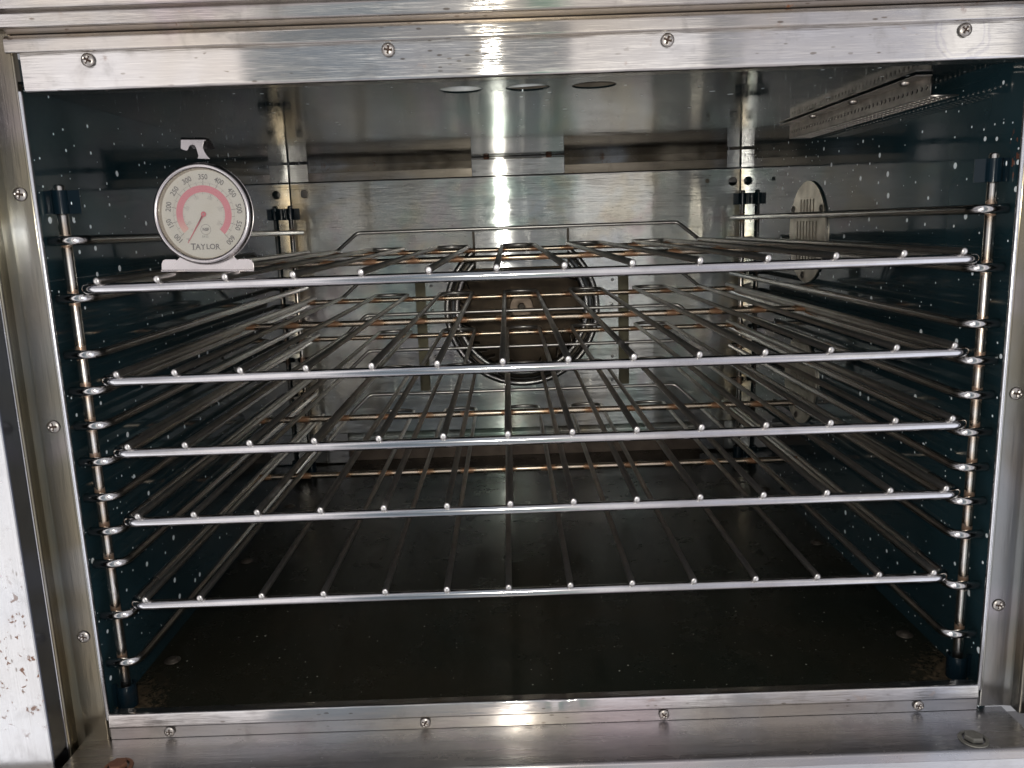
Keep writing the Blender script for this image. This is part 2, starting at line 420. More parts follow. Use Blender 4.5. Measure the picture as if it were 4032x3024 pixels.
def tube(bm, pts, r, seg=12, closed=False, cap=True, dome=.5):
    pts = [Vector(p) for p in pts]; n = len(pts)
    rings = []
    t0 = (pts[1] - pts[0]).normalized()
    ref = Vector((0, 0, 1)) if abs(t0.z) < .9 else Vector((0, 1, 0))
    u = t0.cross(ref).normalized()
    prev = t0
    for i, p in enumerate(pts):
        if closed: tg = (pts[(i + 1) % n] - pts[i - 1]).normalized()
        elif i == 0: tg = t0
        elif i == n - 1: tg = (pts[-1] - pts[-2]).normalized()
        else: tg = (pts[i + 1] - pts[i - 1]).normalized()
        q = prev.rotation_difference(tg); u = (q @ u); u = (u - tg * u.dot(tg)).normalized(); prev = tg
        v = tg.cross(u)
        rings.append([bm.verts.new(p + u * (r * cos(2 * pi * k / seg)) + v * (r * sin(2 * pi * k / seg))) for k in range(seg)])
    m = n if closed else n - 1
    for i in range(m):
        A, B = rings[i], rings[(i + 1) % n]
        for k in range(seg):
            bm.faces.new((A[k], A[(k + 1) % seg], B[(k + 1) % seg], B[k]))
    if not closed and cap:
        for R_, p, d in ((rings[0], pts[0], -t0), (rings[-1], pts[-1], prev)):
            cur = R_
            for (f, h) in ((.85, .30), (.5, .46)):
                nw = [bm.verts.new(p + (vv.co - p) * 1.0) for vv in R_]
                for a, b in zip(nw, R_): a.co = p + (b.co - p) * f + d * (r * h * dome * 2)
                for k in range(seg):
                    bm.faces.new((cur[k], cur[(k + 1) % seg], nw[(k + 1) % seg], nw[k]))
                cur = nw
            bm.faces.new(cur)
def box(bm, x0, x1, y0, y1, z0, z1, bev=0.0, seg=2):
    b2 = bmesh.new()
    r = bmesh.ops.create_cube(b2, size=1.0)
    for v in b2.verts:
        v.co = Vector(((x0 + x1) / 2 + v.co.x * (x1 - x0), (y0 + y1) / 2 + v.co.y * (y1 - y0), (z0 + z1) / 2 + v.co.z * (z1 - z0)))
    if bev: bmesh.ops.bevel(b2, geom=b2.edges[:], offset=bev, segments=seg, profile=.5, affect='EDGES')
    me = bpy.data.meshes.new('tmp'); b2.to_mesh(me); b2.free(); bm.from_mesh(me); bpy.data.meshes.remove(me)
def sheet(bm, prof, t, axis, a0, a1, cuts=1):
    """a bent metal sheet: 2D profile [(u,v)] given thickness t, extruded along axis from a0 to a1"""
    P = [Vector(p) for p in prof]; n = len(P); off = []
    for i in range(n):
        d = (P[min(i + 1, n - 1)] - P[max(i - 1, 0)])
        d = Vector((d[0], d[1])).normalized(); off.append(Vector((-d[1], d[0])))
    A = [Vector((p[0], p[1])) for p in P]; B = [a + o * t for a, o in zip(A, off)]
    loop = A + B[::-1]
    def co(q, s):
        return Vector((s, q[0], q[1])) if axis == 'X' else (Vector((q[0], q[1], s)) if axis == 'Z' else Vector((q[0], s, q[1])))
    rows = [[bm.verts.new(co(q, a0 + (a1 - a0) * k / cuts)) for q in loop] for k in range(cuts + 1)]
    m = len(loop)
    for k in range(cuts):
        for i in range(m):
            bm.faces.new((rows[k][i], rows[k][(i + 1) % m], rows[k + 1][(i + 1) % m], rows[k + 1][i]))
    for row in (rows[0], rows[-1]):
        for i in range(n - 1):
            bm.faces.new((row[i], row[i + 1], row[m - 2 - i], row[m - 1 - i]))
def fil2(pts, r, n=5):
    return [(p[0], p[1]) for p in fillet([(a, b, 0) for a, b in pts], r, n)]
def lathe(bm, prof, seg=48, axis='Y', c=(0, 0, 0)):
    rows = []
    c = Vector(c)
    for k in range(seg):
        a = 2 * pi * k / seg; row = []
        for r, h in prof:
            if axis == 'Y': q = Vector((r * cos(a), h, r * sin(a)))
            elif axis == 'X': q = Vector((h, r * cos(a), r * sin(a)))
            else: q = Vector((r * cos(a), r * sin(a), h))
            row.append(bm.verts.new(c + q))
        rows.append(row)
    for k in range(seg):
        A, B = rows[k], rows[(k + 1) % seg]
        for i in range(len(prof) - 1):
            bm.faces.new((A[i], A[i + 1], B[i + 1], B[i]))
    for i, flag in ((0, prof[0][0]), (len(prof) - 1, prof[-1][0])):
        if 1e-6 < flag <= .0041 or False:
            pass
    bmesh.ops.remove_doubles(bm, verts=bm.verts, dist=1e-7)
def circ(cx, cy, r, n=32, sx=1.0):
    return [(cx + r * sx * cos(2 * pi * k / n), cy + r * sin(2 * pi * k / n)) for k in range(n)]
def rrect(x0, x1, y0, y1, r=0.0, n=4):
    if r <= 0: return [(x0, y0), (x1, y0), (x1, y1), (x0, y1)]
    out = []
    for cx, cy, a in ((x1 - r, y0 + r, -pi / 2), (x1 - r, y1 - r, 0), (x0 + r, y1 - r, pi / 2), (x0 + r, y0 + r, pi)):
        for k in range(n + 1):
            out.append((cx + r * cos(a + pi / 2 * k / n), cy + r * sin(a + pi / 2 * k / n)))
    return out
def plate(name, loops, t, mat, M, parent=None, bevel=0.0):
    """flat sheet with holes: 2D loops filled, thickness t, placed by matrix M"""
    cu = bpy.data.curves.new('tmpc', 'CURVE'); cu.dimensions = '2D'; cu.fill_mode = 'BOTH'
    cu.extrude = max(t / 2 - bevel, 0); cu.bevel_depth = bevel; cu.bevel_resolution = 2
    if bevel: cu.offset = -bevel
    for lp in loops:
        sp = cu.splines.new('POLY'); sp.points.add(len(lp) - 1); sp.use_cyclic_u = True
        for q, (a, b) in zip(sp.points, lp): q.co = (a, b, 0, 1)
    o = bpy.data.objects.new('tmpo', cu); COL.objects.link(o)
    bpy.context.view_layer.update()
    me = bpy.data.meshes.new_from_object(o.evaluated_get(bpy.context.evaluated_depsgraph_get()))
    bpy.data.objects.remove(o); bpy.data.curves.remove(cu)
    me.transform(M); me.name = name; me.materials.clear()
    return link(name, me, mat, parent)
MXZ = lambda y: Matrix(((1, 0, 0, 0), (0, 0, 1, y), (0, 1, 0, 0), (0, 0, 0, 1)))      # (u,v)->(x,z) at y
MYZ = lambda x: Matrix(((0, 0, 1, x), (1, 0, 0, 0), (0, 1, 0, 0), (0, 0, 0, 1)))      # (u,v)->(y,z) at x
MXY = lambda z: Matrix(((1, 0, 0, 0), (0, 1, 0, 0), (0, 0, 1, z), (0, 0, 0, 1)))      # (u,v)->(x,y) at z

# Phillips pan-head screw, head facing -Y, built round the origin
def screw_mesh(r=.0048, h=.0024, deep=.0016, arm=.0029, wid=.00075):
    bm = bmesh.new(); N = 30; g = {}
    for i in range(N + 1):
        for j in range(N + 1):
            u, v = -1 + 2 * i / N, -1 + 2 * j / N
            x, z = u * math.sqrt(1 - v * v / 2), v * math.sqrt(1 - u * u / 2)
            rr = x * x + z * z
            y = -h * math.sqrt(max(0, 1 - rr * .93))
            X, Z = x * r, z * r
            c1 = abs(X) < wid and abs(Z) < arm or abs(Z) < wid and abs(X) < arm
            if c1: y = -h + deep
            g[i, j] = bm.verts.new((X, y, Z)); g[i, j].index = 0
    for i in range(N):
        for j in range(N):
            f = bm.faces.new((g[i, j], g[i + 1, j], g[i + 1, j + 1], g[i, j + 1]))
            c = f.calc_center_median()
            if (abs(c.x) < wid and abs(c.z) < arm or abs(c.z) < wid and abs(c.x) < arm): f.material_index = 1
            f.smooth = f.material_index == 0
    bmesh.ops.recalc_face_normals(bm, faces=bm.faces)
    me = bpy.data.meshes.new('screw'); bm.to_mesh(me); bm.free()
    me.materials.append(MT['screw']); me.materials.append(MT['recess'])
    return me
SCREW = screw_mesh()
def screw(parent, loc, rot=(0, 0, 0), s=1.0, roll=0.0, name='screw'):
    o = bpy.data.objects.new(name, SCREW); COL.objects.link(o); o.parent = parent
    base = Matrix.Rotation(rot[2], 4, 'Z') @ Matrix.Rotation(rot[0], 4, 'X') @ Matrix.Rotation(roll, 4, 'Y')
    o.matrix_local = Matrix.Translation(loc) @ base @ Matrix.Scale(s, 4)
    return o

# ================================================================== OVEN
HW = .3685           # half width of the opening
WI = .378            # half width of the liner
YB = .785            # the back baffle
ZC = .5095           # ceiling
ZF = -.012           # floor
oven = thing('convection_oven', 'open stainless steel convection oven with dark blue enamel walls that holds the racks', 'oven')

def zp(z, y): return .396 + (z - .396) * (1 + y / .632)

# ---- liner
for sx in (-1, 1):
    bm = bmesh.new()
    prof = fil2([(sx * .3712, .004), (sx * WI, .0048), (sx * WI, .86)], .004, 4)
    sheet(bm, prof, .0015 * (1 if sx < 0 else -1), 'Z', -.03, .5302)
    wl = from_bm('side_wall', bm, MT['wall'], oven, angle=40)
    wl['label'] = 'white-flecked navy enamel side wall'
# ceiling with the three flue holes
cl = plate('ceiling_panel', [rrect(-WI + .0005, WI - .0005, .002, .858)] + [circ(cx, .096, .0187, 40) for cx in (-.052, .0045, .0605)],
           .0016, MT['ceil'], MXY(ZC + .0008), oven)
bm = bmesh.new()
box(bm, -.078, .087, .068, .124, ZC + .030, ZC + .031)
box(bm, -.080, -.078, .068, .124, ZC + .0018, ZC + .031); box(bm, .087, .089, .068, .124, ZC + .0018, ZC + .031)
box(bm, -.080, .089, .124, .126, ZC + .0018, ZC + .031); box(bm, -.080, .089, .066, .068, ZC + .0018, ZC + .031)
from_bm('flue_box', bm, MT['fandark'], oven)
bm = bmesh.new()
vs = [bm.verts.new((x, y, z)) for y in (.1157, .1187) for x, z in ((-.077, ZC + .0019), (-.034, ZC + .0020), (-.012, ZC + .0034), (.024, ZC + .0048), (.030, ZC + .028), (-.077, ZC + .028))]
for f in ((0, 1, 2, 3, 4, 5), (11, 10, 9, 8, 7, 6), (0, 6, 7, 1), (1, 7, 8, 2), (2, 8, 9, 3), (3, 9, 10, 4), (4, 10, 11, 5), (5, 11, 6, 0)): bm.faces.new([vs[i] for i in f])
from_bm('flue_baffle', bm, MT['insul'], oven)
# floor
bm = bmesh.new(); box(bm, -WI + .0005, WI - .0005, .0035, .858, ZF - .002, ZF)
flr = from_bm('floor_panel', bm, MT['floor'], oven)
for x, y in ((-.361, .562), (-.362, .354), (-.360, .111), (.362, .566), (.362, .350), (.360, .112)):
    bm = bmesh.new()
    lathe(bm, [(.0080, 0), (.0078, .0005), (.0056, .0009), (.0050, .0020), (.0036, .0028), (.0, .0030)], 28, 'Z', (x, y, ZF + .0001))
    from_bm('floor_bolt', bm, MT['fandark'], flr, smooth=True)
# rear wall behind the baffle
bm = bmesh.new(); box(bm, -WI + .001, WI - .001, .8585, .861, -.03, .53)
from_bm('rear_wall', bm, MT['brown'], oven)
bm = bmesh.new()
sheet(bm, [(.803, .455), (.8035, .4935), (.812, .4945)], -.0015, 'X', -.376, .376)
from_bm('rear_channel', bm, steel('rear_channel_steel', 'X', (.27, .235, .19), .42, .8, .6, .4, .6, streak=.2), oven)
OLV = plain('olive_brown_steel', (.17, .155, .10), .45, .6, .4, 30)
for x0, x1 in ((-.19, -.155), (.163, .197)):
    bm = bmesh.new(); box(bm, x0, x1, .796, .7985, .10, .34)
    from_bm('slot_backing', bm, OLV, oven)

# ---- back baffle
fc = (.0045, .2527)
loops = [rrect(-.3765, .3765, .0440, .4752), circ(fc[0], fc[1], .1325, 72),
         rrect(-.1776, -.1600, .1154, .318, .002), rrect(.1706, .1888, .1156, .318, .002),
         circ(-.3545, .4590, .0072, 20), circ(.3650, .4558, .0075, 20), circ(.3224, .4580, .0038, 16),
         rrect(-.0765, -.0722, .330, .388, .001) if False else circ(.03, .405, .0008, 8)]
bf = plate('back_baffle', loops, .0015, MT['baffle'], MXZ(YB + .00075), oven)
bf['label'] = 'brushed steel back panel round the fan'
bm = bmesh.new()   # folded top edge
sheet(bm, fil2([(YB - .0002, .4752), (YB - .0002, .4772), (YB + .014, .4772)], .0012, 3), .0012, 'X', -.3765, .3765)
from_bm('top_fold', bm, MT['strut'], bf, angle=50)
bm = bmesh.new()   # joggled bottom edge
sheet(bm, fil2([(YB, .0440), (YB + .0085, .0325), (YB + .0015, .0300), (YB + .0015, .0178)], .0015, 3), .0012, 'X', -.352, .352)
from_bm('bottom_fold', bm, MT['baffle'], bf, angle=50)
for x0, x1, z0 in ((-.3765, -.3525, -.0085), (-.3515, -.311, -.010), (.3565, .3765, -.0085), (.3135, .3555, -.008)):
    bm = bmesh.new(); box(bm, x0, x1, YB - .0015, YB - .0002, z0, .0435, .0004, 1)
    from_bm('bottom_tab', bm, MT['strut'], bf)
for x0, x1 in ((-.3765, -.3457), (.3552, .3765)):
    bm = bmesh.new(); box(bm, x0, x1, YB + .0015, YB + .0027, .4785, .5072, .0004, 1)
    from_bm('top_tab', bm, MT['strut'], bf)
bm = bmesh.new()
box(bm, -.0722, .0832, YB + .0015, YB + .003, .4785, .5085, .0005, 1)
sheet(bm, fil2([(YB + .0012, .5050), (YB + .0004, .5068), (YB - .0012, .5072)], .0010, 3), .0010, 'X', -.0722, .0832)
ct = from_bm('centre_tab', bm, MT['strut'], bf)
for x in (-.047, .057):
    bm = bmesh.new(); lathe(bm, [(0, -.004), (.004, -.0038), (.0048, -.002), (.0048, 0)], 20, 'Z', (x, YB - .004, .5086))
    from_bm('tab_bolt', bm, MT['bolt_rust'], ct, smooth=True)
# guard tab that hangs over the top of the fan opening
bm = bmesh.new(); box(bm, -.0718, .0843, YB - .0078, YB - .0066, .3255, .3880, .0004, 1); box(bm, -.0718, .0843, YB - .0068, YB - .0003, .3868, .3880, .0003, 1)
from_bm('fan_tab', bm, MT['strut'], bf)
bm = bmesh.new()
box(bm, -.0758, -.0722, YB - .0014, YB - .0003, .330, .3880, .0003, 1)
from_bm('tab_seam', bm, MT['fandark'], bf)
bm = bmesh.new(); box(bm, .0847, .0883, YB - .0014, YB - .0003, .330, .3880, .0003, 1)
from_bm('tab_seam', bm, MT['fandark'], bf)
for x, z in ((.1612, .2984), (.1596, .1657), (.1591, .1242), (-.150, .2983), (-.1495, .256), (-.149, .1754), (.160, .256), (-.149, .1242)):
    bm = bmesh.new(); lathe(bm, [(0, -.0012), (.0018, -.0010), (.0026, 0)], 16, 'Y', (x, YB - .0001, z))
    from_bm('rivet', bm, MT['strut'], bf, smooth=True)
# fan inlet ring
bm = bmesh.new()
lathe(bm, [(.1345, -.0002), (.1335, -.0030), (.1305, -.0052), (.1265, -.0046), (.1235, -.0010), (.1220, .005), (.1215, .016)], 96, 'Y', (fc[0], YB, fc[1]))
from_bm('fan_ring', bm, MT['rim'], bf, smooth=True)
# fan wheel
fy = YB + .016
bm = bmesh.new()
lathe(bm, [(.1180, .004), (.1172, 0), (.1150, -.0015), (.1110, -.0010), (.1075, .003), (.1070, .010)], 96, 'Y', (fc[0], fy, fc[1]))
fw = from_bm('fan_wheel', bm, MT['rim'], oven, smooth=True)
bm = bmesh.new()
lathe(bm, [(0, .040), (.060, .040), (.110, .0415), (.118, .0425), (.118, .0445), (0, .044)], 72, 'Y', (fc[0], fy, fc[1]))
from_bm('back_plate', bm, MT['fan'], fw, angle=30)
bm = bmesh.new()
for k in range(36):
    a = 2 * pi * k / 36
    ca, sa = cos(a), sin(a); cb, sb = cos(a + .16), sin(a + .16)
    q = [(fc[0] + .1165 * ca, fc[1] + .1165 * sa), (fc[0] + .098 * cb, fc[1] + .098 * sb)]
    d = Vector((q[1][0] - q[0][0], 0, q[1][1] - q[0][1])).normalized().cross(Vector((0, 1, 0))) * .0006
    vs = []
    for s in (-1, 1):
        for (x, z), y in ((q[0], fy + .003), (q[1], fy + .005), (q[1], fy + .040), (q[0], fy + .040)):
            vs.append(bm.verts.new(Vector((x, y, z)) + d * s))
    for f in ((0, 1, 2, 3), (7, 6, 5, 4), (0, 4, 5, 1), (1, 5, 6, 2), (2, 6, 7, 3), (3, 7, 4, 0)):
        bm.faces.new([vs[i] for i in f])
bl = from_bm('fan_blades', bm, MT['fandark'], fw)
bm = bmesh.new()
lathe(bm, [(.0215, .0395), (.0215, .0375), (.0200, .0365), (.0085, .0365), (.0085, .0330), (.0, .0330)], 40, 'Y', (fc[0], fy, fc[1]))
from_bm('hub_washer', bm, plain('hub_washer_steel', (.22, .17, .13), .35, .9, .5, 60), fw, angle=30)
bm = bmesh.new()
lathe(bm, [(.0075, .0330), (.0075, .0270), (.0060, .0255), (.0032, .0255), (.0032, .0290), (0, .0290)], 6, 'Y', (fc[0], fy, fc[1]))
from_bm('hub_bolt', bm, MT['fandark'], fw)
# fan housing behind the baffle
bm = bmesh.new()
lathe(bm, [(.150, .0465), (0, .0465)], 64, 'Y', (fc[0], fy, fc[1]))
from_bm('fan_housing', bm, MT['brown'], oven)

bm = bmesh.new(); box(bm, -.374, .374, .803, .8045, ZF + .0005, .050)  # strip added low on the rear wall, flash light put into its lighter brown
from_bm('rear_flash_lit_strip', bm, plain('flash_lit_brown_steel', (.20, .155, .12), .42, .8, .6, 30), oven)
# ---- light covers on the right wall
for (cy, cz, rr, lb) in ((.4615, .374, .0655, 'upper slotted steel light cover'), (.4700, .1760, .0600, 'lower slotted steel light cover')):
    k = rr / .0655
    lp = [circ(cy, cz, rr, 64)]
    for n, z0, z1 in ((5, .397, .4165), (7, .3610, .3885), (7, .3300, .3535)):
        for i in range(n):
            yy = cy + (i - (n - 1) / 2) * .0112 * k
            lp.append(rrect(yy - .0027, yy + .0027, cz + (z0 - .374) * k, cz + (z1 - .374) * k, .002, 4))
    lc = plate('light_cover', lp, .0022, MT['cover'], MYZ(WI - .0014), oven)
    lc['label'] = lb
    bm = bmesh.new(); lathe(bm, [(0, 0), (rr - .006, 0), (rr - .004, .0001)], 40, 'X', (WI - .0002, cy, cz))
    from_bm('lamp_glass', bm, MT['fandark'], lc)
    for dy_, dz_ in ((.052, .030), (-.049, .030), (.010, -.056)):
        screw(lc, (WI - .0026, cy + dy_ * k, cz + dz_ * k), (0, 0, -pi / 2), .95, random.random() * 3)

# ---- perforated strip under the ceiling (top right)
sy0, sy1, xw = .092, .442, .3435
holes = [circ(sy0 + .006 + i * .0086, .4985, .0021, 14) for i in range(40)]
st = plate('perforated_strip', [rrect(sy0, sy1, .4912, .5070)] + holes, .0011, MT['strip'], MYZ(xw), oven)
st['label'] = 'perforated steel strip under the ceiling'
lp = [rrect(.3441, .3700, sy0 + .004, sy1)]
for r_ in range(3):
    for i in range(39):
        lp.append(rrect(.3470 + r_ * .0075, .3516 + r_ * .0075, sy0 + .0090 + i * .0086, sy0 + .0158 + i * .0086, .0016, 3))
plate('lower_flange', lp, .0011, MT['strip'], MXY(.4916), st)
bm = bmesh.new(); box(bm, .3300, .3438, sy0 - .001, sy1, .5070, .5081)
from_bm('upper_flange', bm, MT['strip'], st)
for y in (.125, .235, .345):
    bm = bmesh.new(); lathe(bm, [(0, -.0032), (.0030, -.0030), (.0046, -.0016), (.0048, 0)], 20, 'Z', (.3365, y, .5069))
    from_bm('strip_screw', bm, MT['screw'], st, smooth=True)

# ---- brackets that carry the rack guides
def strap(x, y, z0, z1, sx, big=False):
    """enamelled strap from the wall round the front of a post standing at x,y"""
    bm = bmesh.new(); R_ = .0062 if not big else .0085
    pts = [(sx * WI, y - .001), (x + sx * (R_ + .001), y - .0015)]
    if not big:
        for k in range(17):
            a = pi * k / 16
            pts.append((x + sx * R_ * cos(a), y - .0005 - R_ * sin(a)))
        pts += [(x - sx * (R_ + .001), y - .0005), (x - sx * (R_ + .0085), y + .001)]
    else:
        for k in range(13):
            a = pi * 1.35 * k / 12 + .1
            pts.append((x + sx * R_ * cos(a), y - R_ * sin(a)))
    sheet(bm, pts, .0014 * (-sx), 'Z', z0, z1)
    return from_bm('guide_bracket', bm, MT['clip'], oven, angle=62)
PX = .366; PYF, PYR = .030, .728
for sx in (-1, 1):
    for y in (PYF, PYR):
        strap(sx * PX, y, .4165, .4345, sx)
        strap(sx * PX, y, -.0085, .0120, sx, True)
    for y in (PYF, PYR):     # foot of the bracket
        bm = bmesh.new(); lathe(bm, [(0, -.0035), (.0032, -.0035), (.0032, .004)], 16, 'Z', (sx * PX, y, -.0080))
        from_bm('bracket_pin', bm, MT['screw'], oven, smooth=True)

# ---- front frame: top
bm = bmesh.new()
sheet(bm, fil2([(.0125, .5026), (.0, .5030), (-.0004, .5320)], .0032, 7), -.0012, 'X', -.3655, HW - .0002)
tt = from_bm('top_trim', bm, MT['trim'], oven, angle=60)
tt['label'] = 'bright brushed steel trim over the opening'
for x, ro in ((-.3162, .5), (-.0987, .15), (.1038, .35), (.3195, .6)):
    screw(tt, (x, -.0014, .5237), roll=ro)
bm = bmesh.new()
sheet(bm, fil2([(-.0012, zp(.5306, 0)), (-.0048, zp(.5298, -.005)), (-.0066, zp(.5312, -.006)), (-.0066, zp(.5395, -.006)), (-.0040, zp(.5425, -.004)), (.004, zp(.5425, 0))], .0012, 3),
      -.0012, 'X', -.3725, .3960)
from_bm('top_rail', bm, MT['rail'], oven, angle=60)
bm = bmesh.new()
sheet(bm, [(.006, .5428), (-.0025, zp(.5434, -.0025)), (-.0060, zp(.5470, -.006))], -.0012, 'X', -.3715, .3960)
from_bm('rusted_strip', bm, MT['trim_rust'], oven)
bm = bmesh.new()
sheet(bm, fil2([(-.003, zp(.5468, -.003)), (-.0080, zp(.5468, -.008)), (-.0100, zp(.5480, -.010)), (-.0135, zp(.5575, -.0135)), (-.0200, zp(.5605, -.020)), (-.0220, zp(.5680, -.022)), (-.0220, .640)], .0016, 3),
      -.0014, 'X', -.62, .62)
from_bm('top_panel', bm, MT['rail'], oven, angle=60)
# ---- front frame: sides
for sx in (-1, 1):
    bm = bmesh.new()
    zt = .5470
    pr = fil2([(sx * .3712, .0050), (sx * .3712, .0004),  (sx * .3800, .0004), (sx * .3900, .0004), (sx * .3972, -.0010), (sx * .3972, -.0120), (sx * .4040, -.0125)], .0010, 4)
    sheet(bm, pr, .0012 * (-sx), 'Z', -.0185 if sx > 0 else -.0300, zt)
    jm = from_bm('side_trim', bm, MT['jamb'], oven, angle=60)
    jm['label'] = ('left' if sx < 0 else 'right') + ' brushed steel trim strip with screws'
    bm = bmesh.new(); tube(bm, [(sx * .3702, .0016, -.0040), (sx * .3702, .0016, .25), (sx * .3702, .0016, .5035)], .0019, 16)
    from_bm('side_lip', bm, MT['lip'], jm, smooth=True)
    for z in (.4309, .2525, .0735):
        screw(jm, (sx * .3792, -.0010, z), s=1.05, roll=random.random() * 3)
# ---- front frame: bottom
bm = bmesh.new()
sheet(bm, fil2([(.0100, .0002), (.0020, .0006), (.0, .0), (-.0012, -.0108), (.0002, -.0118), (.0002, -.0222)], [0, .002, .002, .0012, .001, 0], 4), .0011, 'X', -HW, HW, 260)
for v in bm.verts:      # the small dent in the lip
    d = abs(v.co.x - .0165)
    if d < .016 and v.co.z > -.009:
        k = .5 + .5 * cos(pi * d / .016); v.co.y += .0005 * k; v.co.z -= .0008 * k
bt = from_bm('bottom_trim', bm, MT['trim'], oven, angle=60)
bt['label'] = 'low steel sill trim with a small dent'
for x, ro in ((-.3182, .1), (-.1009, .5), (.1019, .8), (.3183, .3)):
    screw(bt, (x, -.0009, -.0163), s=.93, roll=ro)
bm = bmesh.new()
sheet(bm, fil2([(.004, -.0226), (-.0515, -.0226), (-.0540, -.0240), (-.0545, -.0300)], .0016, 4), .0012, 'X', -.3920, .3920)
lg = from_bm('sill_ledge', bm, MT['ledge'], oven, angle=60)
def bolt(x, y, mat, r=.0075, flat=True):
    bm = bmesh.new()
    lathe(bm, [(.0115, 0), (.0112, .0008), (.0085, .0010)], 28, 'Z', (x, y, -.0224))
    lathe(bm, [(r, .0008), (r, .0036), (r - .0010, .0044), (0, .0046)], 6 if flat else 24, 'Z', (x, y, -.0224))
    from_bm('ledge_bolt', bm, mat, lg, angle=30)
bolt(.3437, -.0397, MT['bolt_grey']); bolt(-.3455, -.0375, MT['bolt_rust'])
bm = bmesh.new(); box(bm, -.62, .62, -.0540, -.0528, -.19, -.0305, .0004, 1)
from_bm('front_panel', bm, steel('front_panel_steel', 'X', (.62, .62, .63), .32, .9, .2, .12, .0, streak=.15), oven)
bm = bmesh.new(); box(bm, -.62, .62, -.0520, .012, -.0345, -.0330); from_bm('base_plate', bm, MT['trim_rust'], oven)

# ---- doors, swung open flat against the front
for sx in (-1, 1):
    d = -.0 if sx < 0 else .0045
    bm = bmesh.new()
    box(bm, min(sx * (.3990 + d), sx * .70), max(sx * (.3990 + d), sx * .70), -.0345, -.0128, -.0300, .66, .0012, 3)
    dr = from_bm('oven_door', bm, MT['door'], oven, angle=20)
    dr['label'] = ('left' if sx < 0 else 'right') + ' stainless door standing open'
    bm = bmesh.new(); box(bm, min(sx * (.3975 + d), sx * (.3989 + d)), max(sx * (.3975 + d), sx * (.3989 + d)), -.0150, -.0128, -.0300, .66, .0004, 1)
    from_bm('door_edge_lip', bm, MT['lip'], dr)
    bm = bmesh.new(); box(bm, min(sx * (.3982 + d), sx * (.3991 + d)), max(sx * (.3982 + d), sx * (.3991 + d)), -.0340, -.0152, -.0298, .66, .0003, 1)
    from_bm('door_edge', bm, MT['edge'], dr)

# ================================================================== RACK GUIDES
def guide(sx, label):
    g = thing('rack_guide', label, 'rack guide', (sx * PX, PYF, .0), 'rack guides on the side walls')
    for y in (0, PYR - PYF):
        bm = bmesh.new(); tube(bm, [(0, y, -.0005 + (.011 if y == 0 else .011)), (0, y, .2), (0, y, .4372)], .0041, 16)
        from_bm('post', bm, MT['post'], g, smooth=True)
    L = PYR - PYF
    for z in RZ:
        bm = bmesh.new()
        ja = random.uniform(-.0004, .0004)
        pts = fillet([(sx * .0085, -.0079, z + ja), (-sx * .0158, -.0079, z + ja), (-sx * .0158, L + .0079, z - ja), (sx * .0085, L + .0079, z - ja)], [0, .015, .010, 0], 9)
        tube(bm, pts, .00385, 14, dome=.12)
        from_bm('rung', bm, MT['rung'], g, smooth=True)
    return g
guide(-1, 'wire rack guide on the left wall, behind the thermometer')
guide(1, 'wire rack guide on the right wall, beside the round slotted covers')

